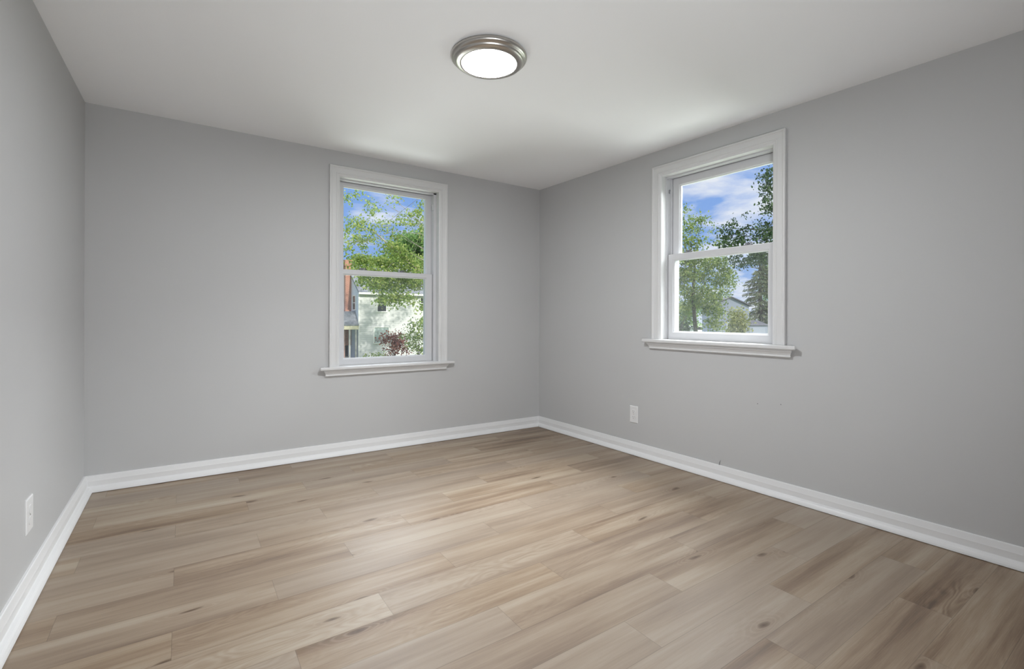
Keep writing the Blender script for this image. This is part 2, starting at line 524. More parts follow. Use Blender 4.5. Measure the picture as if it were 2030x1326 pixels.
def wall_with_hole(name, s0, s1, z0, z1, hole, mw, thick=0.22):
    hs0, hs1, hz0, hz1 = hole
    bm = bmesh.new()
    S, Z = [s0, hs0, hs1, s1], [z0, hz0, hz1, z1]
    def sheet(n, flip):
        g = [[bm.verts.new((s, n, z)) for s in S] for z in Z]
        for i in range(3):
            for j in range(3):
                if i == 1 and j == 1:
                    continue
                q = (g[i][j], g[i][j + 1], g[i + 1][j + 1], g[i + 1][j])
                bm.faces.new(q if not flip else tuple(reversed(q)))
        return g
    a, b = sheet(0, False), sheet(thick, True)
    def strip(pa, pb):
        for i in range(len(pa) - 1):
            bm.faces.new((pa[i], pa[i + 1], pb[i + 1], pb[i]))
    ring = [(1, 1), (1, 2), (2, 2), (2, 1), (1, 1)]
    strip([a[i][j] for i, j in ring], [b[i][j] for i, j in ring])
    out = [(0, 0), (0, 1), (0, 2), (0, 3), (1, 3), (2, 3), (3, 3), (3, 2), (3, 1), (3, 0), (2, 0), (1, 0), (0, 0)]
    strip([a[i][j] for i, j in out], [b[i][j] for i, j in out])
    o = obj(name, bm, M_WALL, mw=mw)
    return o

W1 = dict(s0=-2.0638, s1=-1.0498, zt=2.2872, zs=0.712,
          lower=(-1.985, -1.157, 0.712, 1.486), lower_glass=(-1.925, -1.218, 0.768, 1.441),
          upper=(-1.982, -1.140, 1.447, 2.198), upper_glass=(-1.921, -1.201, 1.480, 2.158),
          stool=(-2.135, -0.986, 0.024), apron=(-2.104, -1.042, 0.640),
          locks=(-1.775, -1.435))
W2 = dict(s0=1.4089, s1=2.4061, zt=2.2712, zs=0.938,
          lower=(1.497, 2.304, 0.938, 1.593), lower_glass=(1.546, 2.254, 1.002, 1.541),
          upper=(1.510, 2.345, 1.552, 2.182), upper_glass=(1.575, 2.284, 1.585, 2.119),
          stool=(1.336, 2.479, 0.026), apron=(1.372, 2.452, 0.864),
          locks=(1.667, 2.125))

tag(wall_with_hole('wall_back', WALL_X - 0.25, 0.25, -0.25, 2.62, (-2.035, -1.080, 0.680, 2.250), MW_BACK),
    'grey painted back wall with the left window', 'wall', kind='structure')
tag(wall_with_hole('wall_right', 0.0, 4.75, -0.25, 2.62, (1.440, 2.376, 0.905, 2.235), MW_RIGHT),
    'grey painted right wall with the higher window', 'wall', kind='structure')

bm = bmesh.new()
add_loft(bm, [[(xl(y), y, -0.25), (xl(y) - 0.2, y, -0.25), (xl(y) - 0.2, y, 2.62), (xl(y), y, 2.62)] for y in (0.0, Y_REAR - 0.2)])
tag(obj('wall_left', bm, M_WALL), 'grey painted left wall, brightest of the walls', 'wall', kind='structure')
bm = bmesh.new()
add_box(bm, xl(Y_REAR) - 0.2, xr(Y_REAR) + 0.2, Y_REAR - 0.2, Y_REAR, -0.25, 2.62)
tag(obj('wall_front', bm, M_WALL), 'grey painted wall behind the camera', 'wall', kind='structure')

# ceiling slab
bm = bmesh.new()
nx, ny = 8, 10
g = []
for i in range(ny + 1):
    y = 0.0 + (Y_REAR) * i / ny
    row = []
    for j in range(nx + 1):
        x = xl(y) + (xr(y) - xl(y)) * j / nx
        row.append((bm.verts.new((x, y, zc(x, y))), bm.verts.new((x, y, 2.62))))
    g.append(row)
for i in range(ny):
    for j in range(nx):
        bm.faces.new((g[i][j][0], g[i][j + 1][0], g[i + 1][j + 1][0], g[i + 1][j][0]))
        bm.faces.new((g[i][j][1], g[i + 1][j][1], g[i + 1][j + 1][1], g[i][j + 1][1]))
tag(obj('ceiling', bm, M_CEIL, smooth=True), 'smooth white painted ceiling', 'ceiling', kind='structure')

# plank floor: one mesh, each plank a face with its own tone and grain offset
rng = random.Random(11)
PL, PW = 1.03, 0.168
PHASE = {0: -0.63, 1: -0.97, 2: -0.29}
TONES = {}
bm = bmesh.new()
uv_p = bm.loops.layers.uv.new('plank')
uv_e = bm.loops.layers.uv.new('edge')
tone_l = bm.loops.layers.float_color.new('tone')
row = -1
while True:
    ya, yb = -0.154 - PW * row, -0.154 - PW * (row + 1)
    if ya < Y_REAR:
        break
    y0, y1 = min(ya, 0.0), max(yb, Y_REAR)
    x = PHASE[row % 3] + PL * 2
    while x > -3.7:
        xa, xb = x - PL, x
        x -= PL
        t, h, fg = rng.gauss(0.475, 0.058), rng.random(), (rng.random() ** 2)
        if (row >= 18 and xb > -0.3) or (row < 2 and xb > -0.3):      # brown heartwood planks, with the corners' shade also put into the tone
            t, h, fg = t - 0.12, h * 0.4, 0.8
        ou, ov = rng.uniform(0, 90), rng.uniform(0, 90)
        flip = rng.random() < 0.5
        ca, cb = max(xa, WALL_X - 0.03), min(xb, 0.12)
        if cb <= ca or y0 <= y1:
            continue
        c = [(ca, y1), (cb, y1), (cb, y0), (ca, y0)]
        f = bm.faces.new([bm.verts.new((px, py, zf(px, py))) for px, py in c])
        for lp, (px, py) in zip(f.loops, c):
            lu, lv = px - xa, py - yb
            lp[uv_e].uv = (lu, lv)
            lp[uv_p].uv = ((PL - lu if flip else lu) + ou, lv + ov)
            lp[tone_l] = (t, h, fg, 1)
    row += 1
floor = obj('floor', bm, M_FLOOR)
tag(floor, 'light brown oak plank floor', 'floor', kind='structure')
bm = bmesh.new()
add_box(bm, WALL_X - 0.2, 0.25, Y_REAR - 0.2, 0.2, -0.28, -0.06)
tag(obj('floor_slab', bm, M_CONC), 'subfloor slab under the planks', 'floor', kind='structure')

# baseboards: moulded board with a shoe along the floor
BASE = [(0.0, 0.098), (0.007, 0.098), (0.010, 0.0955), (0.0165, 0.070), (0.0180, 0.066),
        (0.0185, 0.036), (0.0225, 0.033), (0.0310, 0.0285), (0.0375, 0.021), (0.0420, 0.012), (0.0440, 0.003), (0.0, 0.003)]
def base_ring(corner, dirs, zfun):
    """profile at a wall point; dirs = inward offset direction per unit thickness (mitred)"""
    return [(corner[0] + dirs[0] * t, corner[1] + dirs[1] * t, zfun(corner[0] + dirs[0] * t, corner[1] + dirs[1] * t) + z) for t, z in BASE]
def baseboard(name, pts, label):
    bm = bmesh.new()
    add_loft(bm, [base_ring(p, d, zf) for p, d in pts])
    tag(obj(name, bm, M_TRIM), label, 'baseboard', kind='structure')
def run(p, q, d0, dm, d1, n=8):
    return [((p[0] + (q[0] - p[0]) * k / n, p[1] + (q[1] - p[1]) * k / n), d0 if k == 0 else d1 if k == n else dm) for k in range(n + 1)]
baseboard('baseboard_back', run((WALL_X, 0), (0, 0), (1, -1), (0, -1), (-1, -1)), 'white moulded baseboard along the back wall')
baseboard('baseboard_right', run((0, 0), (xr(Y_REAR), Y_REAR), (-1, -1), (-1, 0), (-1, 0)), 'white moulded baseboard along the right wall')
baseboard('baseboard_left', run((WALL_X, 0), (xl(Y_REAR), Y_REAR), (1, -1), (1, 0), (1, 0)), 'white moulded baseboard along the left wall')

# ------------------------------------------------------------------ windows
CASE = [(0.0, 0.0), (0.0, -0.020), (0.003, -0.023), (0.012, -0.023), (0.017, -0.018), (0.022, -0.0165), (0.050, -0.0150),
        (0.054, -0.0175), (0.060, -0.0175), (0.064, -0.0130), (0.070, -0.0125), (0.074, -0.0100), (0.080, -0.0070), (0.080, 0.0)]

def add_ring(bm, outer, inner, n0, n1, ch):
    """sash / frame ring: outer and inner rectangles (s0,s1,z0,z1), front at n0, back at n1, chamfer ch towards the glass"""
    def rect(r, n, d=0.0):
        return [(r[0] - d, n, r[2] - d), (r[1] + d, n, r[2] - d), (r[1] + d, n, r[3] + d), (r[0] - d, n, r[3] + d)]
    loops = [rect(outer, n1), rect(outer, n0 + 0.002), rect(outer, n0, -0.002), rect(inner, n0, ch), rect(inner, n0 + 0.004, ch * 0.8), rect(inner, n0 + 0.012), rect(inner, n1)]
    vs = [[bm.verts.new(p) for p in l] for l in loops]
    vs.append(vs[0])
    for a, b in zip(vs, vs[1:]):
        for i in range(4):
            j = (i + 1) % 4
            bm.faces.new((a[i], a[j], b[j], b[i]))

def make_window(name, P, mw, label):
    root = tag(empty(name, mw=mw), label, 'window', kind='structure')
    s0, s1, zt, zs = P['s0'], P['s1'], P['zt'], P['zs']
    cw = 0.080
    # casing: mitred moulding on three sides
    bm = bmesh.new()
    add_loft(bm, [[(s0 + d, n, zs) for d, n in CASE], [(s0 + d, n, zt - d) for d, n in CASE],
                  [(s1 - d, n, zt - d) for d, n in CASE], [(s1 - d, n, zs) for d, n in CASE]])
    obj('casing', bm, M_CASING, root)
    # stool (sill board) with rounded nose, and apron moulding below
    a, b, th = P['stool']
    bm = bmesh.new()
    nose = [(-0.050, -0.006), (-0.047, -0.0015), (-0.042, 0.0), (0.090, 0.0), (0.090, -th), (-0.042, -th), (-0.047, -th + 0.0015), (-0.050, -th + 0.006)]
    def stool_ring(s, k):
        return [(s, n if n > 0 else n * k, zs + z * (1 if k == 1 else 0.7) - (0 if k == 1 else th * 0.15)) for n, z in nose]
    add_loft(bm, [stool_ring(a, 0.9), stool_ring(a + 0.004, 1), stool_ring(b - 0.004, 1), stool_ring(b, 0.9)])
    # the part behind the wall face must fit the opening: trim back corners
    for v in bm.verts:
        if v.co.y > 0.05 and (v.co.x < s0 + 0.06):
            v.co.x = s0 + 0.06
        if v.co.y > 0.05 and (v.co.x > s1 - 0.06):
            v.co.x = s1 - 0.06
    obj('stool', bm, M_CASING, root)
    a, b, zb = P['apron']
    zt_a = zs - th
    h = zt_a - zb
    AP = [(0.0, zt_a), (-0.034, zt_a), (-0.034, zt_a - h * 0.22), (-0.030, zt_a - h * 0.32), (-0.024, zt_a - h * 0.48), (-0.020, zt_a - h * 0.66),
          (-0.0185, zt_a - h * 0.74), (-0.020, zt_a - h * 0.80), (-0.020, zb + 0.003), (-0.017, zb), (0.0, zb)]
    bm = bmesh.new()
    mx = 0.034
    add_loft(bm, [[(a + (mx + n) * 0.9, n, z) for n, z in AP], [(b - (mx + n) * 0.9, n, z) for n, z in AP]])
    obj('apron', bm, M_CASING, root)
    # jamb lining between casing and vinyl frame
    ol, orr, ot = s0 + cw, s1 - cw, zt - cw
    bm = bmesh.new()
    add_box(bm, ol - 0.022, ol, 0.0, 0.055, zs, ot + 0.02)
    add_box(bm, orr, orr + 0.022, 0.0, 0.055, zs, ot + 0.02)
    add_box(bm, ol, orr, 0.0, 0.055, ot, ot + 0.02)
    obj('jamb', bm, M_CASING, root)
    # vinyl frame with two tracks; outer part shows through the lower pane
    lo, up = P['lower'], P['upper']
    fr = bmesh.new()
    fl, fR, ft = max(ol - 0.02, s0 + 0.03), min(orr + 0.02, s1 - 0.03), ot + 0.018
    li, ri = lo[0] - 0.003, lo[1] + 0.003
    ui, uR, ut = up[0] - 0.003, up[1] + 0.003, up[3] + 0.002
    add_box(fr, fl, max(li, fl + 0.004), 0.050, 0.106, zs, ft)
    add_box(fr, min(ri, fR - 0.004), fR, 0.050, 0.106, zs, ft)
    add_box(fr, fl, fR, 0.050, 0.080, ut - 0.004, ft)
    add_box(fr, fl, fR, 0.080, 0.106, ut + 0.002, ft)
    add_box(fr, fl, max(ui, fl + 0.004), 0.106, 0.140, zs, ft)
    add_box(fr, min(uR, fR - 0.004), fR, 0.106, 0.140, zs, ft)
    add_box(fr, fl, fR, 0.106, 0.140, ut, ft)
    # outer frame (blind stop and exterior sill)
    el, er = P['lower_glass'][0] - 0.020, P['lower_glass'][1] + 0.020
    add_box(fr, fl, el, 0.140, 0.165, zs, ft)
    add_box(fr, er, fR, 0.140, 0.165, zs, ft)
    add_box(fr, fl, fR, 0.140, 0.165, P['upper_glass'][3] + 0.022, ft)
    add_box(fr, fl, fR, 0.106, 0.230, zs - 0.03, zs + 0.012)
    obj('window_frame', fr, M_VINYL, root)
    # sashes
    lg, ug = P['lower_glass'], P['upper_glass']
    bm = bmesh.new()
    add_ring(bm, up, ug, 0.108, 0.136, 0.010)
    us = obj('upper_sash', bm, M_VINYL, root)
    obj('glass_pane', box_bm(ug[0] - 0.004, ug[1] + 0.004, 0.121, 0.125, ug[2] - 0.004, ug[3] + 0.004), M_GLASS, us)
    bm = bmesh.new()
    add_ring(bm, lo, lg, 0.070, 0.102, 0.010)
    ls = obj('lower_sash', bm, M_VINYL, root)
    obj('glass_pane', box_bm(lg[0] - 0.004, lg[1] + 0.004, 0.085, 0.089, lg[2] - 0.004, lg[3] + 0.004), M_GLASS, ls)
    for c in P['locks']:
        bm = bmesh.new()
        add_box(bm, c - 0.034, c + 0.034, 0.076, 0.098, lo[3], lo[3] + 0.006)
        add_tube(bm, [(c - 0.004, 0.087, lo[3] + 0.004), (c - 0.004, 0.087, lo[3] + 0.017)], 0.011, 12)
        add_box(bm, c - 0.024, c + 0.026, 0.080, 0.090, lo[3] + 0.012, lo[3] + 0.018)
        k = obj('sash_lock', bm, M_LOCK, ls)  # backlit darkness put into the lock colour
        k['label'] = 'sash lock in backlit dark grey'
    # insect screen over the lower half, in its own thin frame
    bm = bmesh.new()
    so = (el, er, zs + 0.012, lo[3] - 0.01)
    add_ring(bm, so, (so[0] + 0.004, so[1] - 0.004, so[2] + 0.008, so[3] - 0.012), 0.148, 0.155, 0.0005)
    sf = obj('screen_frame', bm, M_VINYL, root)
    bm = bmesh.new()
    bm.faces.new([bm.verts.new(p) for p in ((so[0] + .003, 0.152, so[2] + .006), (so[1] - .003, 0.152, so[2] + .006), (so[1] - .003, 0.152, so[3] - .01), (so[0] + .003, 0.152, so[3] - .01))])
    obj('insect_screen', bm, M_SCREEN, sf)
    return root

win1 = make_window('window_1', W1, MW_BACK, 'white double hung window in the back wall')
win2 = make_window('window_2', W2, MW_RIGHT, 'white double hung window, shorter and set higher in the right wall')
# little fittings in the side tracks
obj('track_clip', box_bm(-1.163, -1.148, 0.060, 0.074, 2.055, 2.110, bevel=0.002), M_VINYL, win1)
k = obj('track_latch', box_bm(1.512, 1.522, 0.052, 0.066, 2.060, 2.090, bevel=0.002), M_LOCK, win2)
k['label'] = 'small dark latch'

# ------------------------------------------------------------------ ceiling light
LX, LY = -1.778, -1.905
lamp = tag(empty('ceiling_light', (LX, LY, zc(LX, LY))), 'round flush ceiling light with brushed nickel ring and lit white diffuser', 'ceiling light')
bm = bmesh.new()
add_lathe(bm, [(0.160, 0.001), (0.1735, 0.0005), (0.1745, -0.003), (0.1745, -0.006), (0.1805, -0.0075), (0.1830, -0.011), (0.1835, -0.016),
               (0.1815, -0.022), (0.1770, -0.027), (0.1710, -0.031), (0.1665, -0.0335), (0.1655, -0.0365), (0.1620, -0.0405), (0.1560, -0.0440),
               (0.1480, -0.0465), (0.1400, -0.0478), (0.1340, -0.0480), (0.1325, -0.0465), (0.1320, -0.040), (0.1320, -0.030)])
obj('trim_ring', bm, M_NICKEL, lamp, smooth=True)
bm = bmesh.new()
add_lathe(bm, [(0.1318, -0.043), (0.129, -0.0455), (0.110, -0.0475), (0.06, -0.049), (0.012, -0.0495)], close_bot=True)
dfs = obj('diffuser', bm, M_GLOW, lamp, smooth=True)
dfs['label'] = 'lit white frosted diffuser'
bm = bmesh.new()
add_lathe(bm, [(0.131, -0.001), (0.131, -0.036)], 48, close_top=True, close_bot=True)
obj('housing', bm, M_PLATE, lamp)

# ------------------------------------------------------------------ outlets
def outlet(name, mw, label, w=0.082, h=0.137, slots=True):
    root = tag(empty(name, mw=mw), label, 'outlet')
    bm = bmesh.new()
    add_loft(bm, [[(-w / 2, 0.0, -h / 2), (w / 2, 0.0, -h / 2), (w / 2, 0.0, h / 2), (-w / 2, 0.0, h / 2)],
                  [(-w / 2, -0.003, -h / 2), (w / 2, -0.003, -h / 2), (w / 2, -0.003, h / 2), (-w / 2, -0.003, h / 2)],
                  [(-w / 2 + .004, -0.0065, -h / 2 + .004), (w / 2 - .004, -0.0065, -h / 2 + .004), (w / 2 - .004, -0.0065, h / 2 - .004), (-w / 2 + .004, -0.0065, h / 2 - .004)]])
    obj('cover_plate', bm, M_PLATE, root)
    for zc_ in (0.023, -0.023):
        bm = bmesh.new()
        pts = []
        for k in range(28):
            t = 2 * math.pi * k / 28
            pts.append((0.0195 * math.cos(t), max(-0.0155, min(0.0155, 0.0195 * math.sin(t)))))
        add_loft(bm, [[(x, -0.004, zc_ + z) for x, z in pts], [(x, -0.0078, zc_ + z) for x, z in pts], [(x * .95, -0.0086, zc_ + z * .95) for x, z in pts]])
        rc = obj('receptacle', bm, M_PLATE, root)
        if not slots:
            continue
        bm = bmesh.new()
        add_box(bm, -0.0085, -0.0065, -0.0092, -0.006, zc_ - 0.001, zc_ + 0.009)
        add_box(bm, 0.0065, 0.0085, -0.0092, -0.006, zc_ + 0.001, zc_ + 0.008)
        add_tube(bm, [(0, -0.0092, zc_ - 0.008), (0, -0.006, zc_ - 0.008)], 0.0028, 10)
        sl = obj('slots', bm, M_SLOT, rc)
        sl['label'] = 'dark plug slots'
    bm = bmesh.new()
    add_tube(bm, [(0, -0.0078, 0), (0, -0.005, 0)], 0.003, 12)
    obj('screw', bm, M_NICKEL, root)
    return root

outlet('wall_outlet', MW_RIGHT @ Matrix.Translation((1.2255, 0.0, 0.318)), 'white duplex wall outlet low on the right wall beneath the window')
_ls = Vector((SL, 1, 0)).normalized()
_ln = Vector((-_ls.y, _ls.x, 0))
MW_LEFT = Matrix((_ls, _ln, Vector((0, 0, 1)))).transposed().to_4x4()
mwl = MW_LEFT.copy()
mwl.translation = Vector((xl(-1.245), -1.245, 0.318))
outlet('wall_outlet', mwl, 'white duplex wall outlet low on the left wall, seen almost edge on', w=0.098, slots=False)

# thin dark sliver sticking up behind the right baseboard, two small nail dents, a nick by the ceiling
bm = bmesh.new()
add_tube(bm, [(1.969, -0.004, 0.085), (1.972, -0.004, 0.110), (1.979, -0.003, 0.128)], [0.0016, 0.0014, 0.0007], 6)
tag(obj('wire_end', bm, M_DARK, mw=MW_RIGHT), 'thin dark wire end poking up behind the right baseboard', 'wire')
for s, z, lb in ((2.231, 0.553, 'tiny dark nail dent in the right wall, nearer the corner'), (2.375, 0.569, 'tiny faint nail dent in the right wall, farther from the corner')):
    bm = bmesh.new()
    add_tube(bm, [(s, 0.002, z), (s, -0.0006, z)], 0.0032, 10)
    tag(obj('nail_head', bm, M_LOCK, mw=MW_RIGHT), lb, 'nail', 'nail dents in the right wall')

# ------------------------------------------------------------------ outdoors
GROUND = -2.55
def at(px, py, depth):
    """world point seen at (px, py) of the photograph at this distance along the view axis"""
    return CAM + FWD * depth + RGT * ((px - PCX) / FPX * depth) - UPV * ((py - PCY) / FPX * depth)

bm = bmesh.new()
add_box(bm, -120, 260, -60, 260, GROUND - 0.3, GROUND)
tag(obj('lawn', bm, M_GRASS), 'green lawn outside, below the windows', 'lawn', kind='structure')

def leaves_bm(bm, rg, centre, sx, sy, sz, n, size, clumps=None, flat=0.5):
    """n folded leaves gathered in clumps inside an ellipsoid"""
    clumps = clumps or max(3, n // 9)
    cs = []
    for _ in range(clumps):
        while True:
            v = Vector((rg.uniform(-1, 1), rg.uniform(-1, 1), rg.uniform(-1, 1)))
            if v.length <= 1:
                break
        cs.append(Vector((v.x * sx, v.y * sy, v.z * sz)))
    sg = size * 1.5
    for _ in range(n):
        c = centre + rg.choice(cs) + Vector((rg.gauss(0, sg), rg.gauss(0, sg), rg.gauss(0, sg * 0.7)))
        nr = Vector((rg.gauss(0, 1), rg.gauss(0, 1), rg.gauss(0, 1) + flat)).normalized()
        a = nr.orthogonal().normalized()
        a = (Matrix.Rotation(rg.uniform(0, 6.283), 3, nr) @ a)
        b = nr.cross(a)
        s = size * rg.uniform(0.65, 1.3)
        p0 = bm.verts.new(c - a * s * 0.55)
        p1 = bm.verts.new(c + b * s * 0.36 + nr * s * 0.10)
        p2 = bm.verts.new(c + a * s * 0.60)
        p3 = bm.verts.new(c - b * s * 0.36 + nr * s * 0.10)
        bm.faces.new((p0, p1, p2))
        bm.faces.new((p0, p2, p3))

def leaf_obj(name, bm, mat, parent):
    me = bpy.data.meshes.new(name)
    bm.to_mesh(me); bm.free()
    me.materials.append(mat)
    o = bpy.data.objects.new(name, me)
    COL.objects.link(o)
    o.parent = parent
    return o

def tree(name, label, cat, base, blobs, leaf, bark, size, trunk_r, seed, twig_r=0.02, group=None, limbs=(), fork=0.45):
    """blobs: (world centre, radius across, radius up, number of leaves). Trunk, boughs and twigs run to the blobs."""
    rg = random.Random(seed)
    base = Vector(base)
    root = tag(empty(name, base), label, cat, group)
    top = max((b[0] for b in blobs), key=lambda v: v.z)
    mid = sum((b[0] for b in blobs), Vector()) / len(blobs)
    hz = max(0.8, (mid.z - base.z))
    crotch = Vector((base.x * 0.75 + mid.x * 0.25, base.y * 0.75 + mid.y * 0.25, base.z + hz * fork)) - base
    apex = Vector(((mid.x + base.x) / 2, (mid.y + base.y) / 2, mid.z + (top.z - mid.z) * 0.5)) - base
    bm = bmesh.new()
    add_tube(bm, [(0, 0, -0.1), (trunk_r * .2, 0, hz * fork * 0.5), tuple(crotch), tuple((crotch + apex) / 2 + Vector((rg.uniform(-.2, .2), rg.uniform(-.2, .2), 0))), tuple(apex)],
             [trunk_r * 1.2, trunk_r, trunk_r * 0.8, trunk_r * 0.5, trunk_r * 0.15], 9)
    trunk = obj('trunk', bm, bark, root, smooth=True)
    bm = bmesh.new()
    for c, rs, rz, n in blobs:
        p = c - base
        if rg.random() < 0.7:
            continue
        t = rg.uniform(0.0, 0.8) if len(blobs) > 12 else 0.0
        st = crotch.lerp(apex, t)
        md = st.lerp(p, 0.55) + Vector((rg.uniform(-.25, .25), rg.uniform(-.25, .25), 0.12 * (p - st).length))
        add_tube(bm, [st, md, p], [twig_r * 1.6, twig_r * 1.0, twig_r * 0.4], 5)
        for _ in range(2):
            q = p + Vector((rg.uniform(-rs, rs), rg.uniform(-rs, rs), rg.uniform(-rz, rz)))
            add_tube(bm, [md.lerp(p, 0.5), q], [twig_r * 0.6, twig_r * 0.25], 4)
    if len(bm.verts):
        obj('branches', bm, bark, root, smooth=True)
    else:
        bm.free()
    for pts, r in limbs:
        bm = bmesh.new()
        add_tube(bm, [Vector(q) - base for q in pts], [r * (1 - 0.7 * k / (len(pts) - 1)) for k in range(len(pts))], 6)
        obj('bough', bm, bark, root, smooth=True)
    bm = bmesh.new()
    for c, rs, rz, n in blobs:
        leaves_bm(bm, rg, c - base, rs, rs, rz, int(n), size)
    leaf_obj('foliage', bm, leaf, root)
    return root

def pblobs(spec, depth, dens, rg, dj=1.2):
    out = []
    for s in spec:
        px, py, rx, ry = s[:4]
        k = s[4] if len(s) > 4 else 1.0
        d = depth + rg.uniform(-dj, dj)
        out.append((at(px, py, d), rx * d / FPX, ry * d / FPX, max(6, math.pi * rx * ry * dens * k)))
    return out

# --- house across the street (left window)
HX = at(711.5, 600, 39.2).x
HY = at(711.5, 600, 39.2).y
EAVE, RIDGE = at(711.5, 578, 39.2).z, at(711.5, 578, 39.2).z + 2.7
HW, HD = 10.5, 8.0
house = tag(empty('neighbor_house', (HX, HY, GROUND)), 'white sided two storey house with red brick chimney, seen through the left window', 'house')
def hp(bm_, name, mat, par=house):
    return obj(name, bm_, mat, par)
E_, R_ = EAVE - GROUND, RIDGE - GROUND
bm = bmesh.new()
add_box(bm, 0.02, HW, 0.0, HD, 0, E_)
hp(bm, 'front_wall', M_SIDING)
bm = bmesh.new()
add_loft(bm, [[(-0.03, 0.02, 0), (-0.03, HD, 0), (-0.03, HD, E_), (-0.03, HD / 2, R_), (-0.03, 0.02, E_)],
              [(0.3, 0.02, 0), (0.3, HD, 0), (0.3, HD, E_), (0.3, HD / 2, R_), (0.3, 0.02, E_)]])
hp(bm, 'gable_wall', M_SIDING_SHADED)
bm = bmesh.new()
add_loft(bm, [[(x, -0.35, E_ - 0.18), (x, HD / 2, R_ + 0.05), (x, HD + 0.35, E_ - 0.18), (x, HD + 0.35, E_ - 0.02), (x, HD / 2, R_ + 0.24), (x, -0.35, E_ - 0.02)] for x in (-0.12, HW + 0.2)])
hp(bm, 'roof', M_SHINGLE)
bm = bmesh.new()
add_box(bm, -0.14, HW + 0.2, -0.46, -0.34, E_ - 0.22, E_ - 0.06)
hp(bm, 'gutter', M_CARWHITE)
bm = bmesh.new()
add_box(bm, -0.05, 0.07, -0.04, 0.06, 0, E_ - 0.2)
hp(bm, 'corner_board', M_CARWHITE)
CT = at(690, 516, 41.0).z - GROUND
bm = bmesh.new()
add_box(bm, -0.52, -0.03, 2.05, 2.95, 1.2, CT - 0.5)
chm = hp(bm, 'chimney', M_BRICK)
chm['label'] = 'red brick chimney on the gable end'
bm = bmesh.new()
add_box(bm, -0.58, 0.03, 1.98, 3.02, CT - 0.5, CT)
hp(bm, 'chimney_cap', M_BRICK, chm)
def hwin(name, x0, x1, z0, z1, panemat, lb=None, rails=1, side=False):
    fm = bmesh.new()
    t = 0.09
    def bx(a0, a1, b0, b1, c0, c1, m_):
        if side:
            add_box(m_, b0 - 0.03, b1 - 0.03, a0, a1, c0, c1)
        else:
            add_box(m_, a0, a1, b0, b1, c0, c1)
    bx(x0 - t, x0, -0.07, 0.03, z0 - t, z1 + t, fm)
    bx(x1, x1 + t, -0.07, 0.03, z0 - t, z1 + t, fm)
    bx(x0, x1, -0.07, 0.03, z1, z1 + t, fm)
    bx(x0, x1, -0.09, 0.03, z0 - t, z0, fm)
    if rails:
        bx(x0, x1, -0.055, 0.03, (z0 + z1) / 2 - 0.03, (z0 + z1) / 2 + 0.03, fm)
    f = obj('window', fm, M_CARWHITE, house)
    pm = bmesh.new()
    bx(x0, x1, -0.03, 0.02, z0, z1, pm)
    p_ = obj('pane', pm, panemat, f)
    if lb:
        p_['label'] = lb
def fx(px):            # facade x for a photo column
    d = (at(px, 600, 40) - CAM)
    return CAM.x + d.x * (HY - CAM.y) / d.y - HX
def fz(px, py):
    d = (at(px, py, 40) - CAM)
    return CAM.z + d.z * (HY - CAM.y) / d.y - GROUND
hwin('w', fx(748), fx(765), fz(756, 617), fz(756, 588), M_HWIN)
hwin('w', fx(742), fx(770), fz(756, 679), fz(756, 649), M_CURTAIN, 'pale curtained pane', rails=0)
hwin('w', fx(833.5), fx(852), fz(842, 612), fz(842, 591), M_HWIN)
# side window on the gable end
hwin('w', 0.75, 1.45, fz(703, 613), fz(703, 586), M_HWIN, side=True)
# side porch with shingled lean-to roof
PX0 = -3.2
pz0, pz1 = at(690, 645, 40.5).z - GROUND, at(690, 620, 40.5).z - GROUND
bm = bmesh.new()
add_loft(bm, [[(PX0 - .2, -0.1, pz0), (-0.03, -0.1, pz0), (-0.03, 0.9, pz1), (PX0 - .2, 0.9, pz1)],
              [(PX0 - .2, -0.1, pz0 + .12), (-0.03, -0.1, pz0 + .12), (-0.03, 0.9, pz1 + .12), (PX0 - .2, 0.9, pz1 + .12)]])
add_box(bm, PX0 - .2, -0.03, 0.9, 4.0, pz1 - 0.02, pz1 + 0.12)
hp(bm, 'porch_roof', M_SHINGLE)
bm = bmesh.new()
add_box(bm, PX0 - .15, -0.02, -0.06, 0.06, pz0 - 0.30, pz0 + 0.02)
hp(bm, 'porch_fascia', M_CREAM)
bm = bmesh.new()
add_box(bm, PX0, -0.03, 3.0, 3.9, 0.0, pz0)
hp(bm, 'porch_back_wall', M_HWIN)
bm = bmesh.new()
add_box(bm, PX0, -0.03, 0.0, 3.9, 0.0, 0.22)
hp(bm, 'porch_floor', M_CONC)
for xx in (-0.22, -0.72, -1.6, PX0 + .05):
    bm = bmesh.new()
    add_box(bm, xx - 0.06, xx + 0.06, 0.0, 0.12, 0.22, pz0 - 0.3)
    hp(bm, 'porch_post', M_CONC)
bm = bmesh.new()
add_box(bm, -1.45, -0.85, 0.9, 0.97, 0.22, pz0 - 0.35)
dr = hp(bm, 'porch_door', M_PINK)
bm = bmesh.new()
add_lathe(bm, [(0.02, 0.03), (0.16, 0.02), (0.17, 0.0), (0.16, -0.02), (0.02, -0.03)], 20)
bmesh.ops.rotate(bm, verts=bm.verts, matrix=Matrix.Rotation(math.pi / 2, 3, 'X'))
bmesh.ops.translate(bm, verts=bm.verts, vec=(-1.15, 0.87, pz0 - 0.9))
hp(bm, 'wreath', M_LOCK, dr)

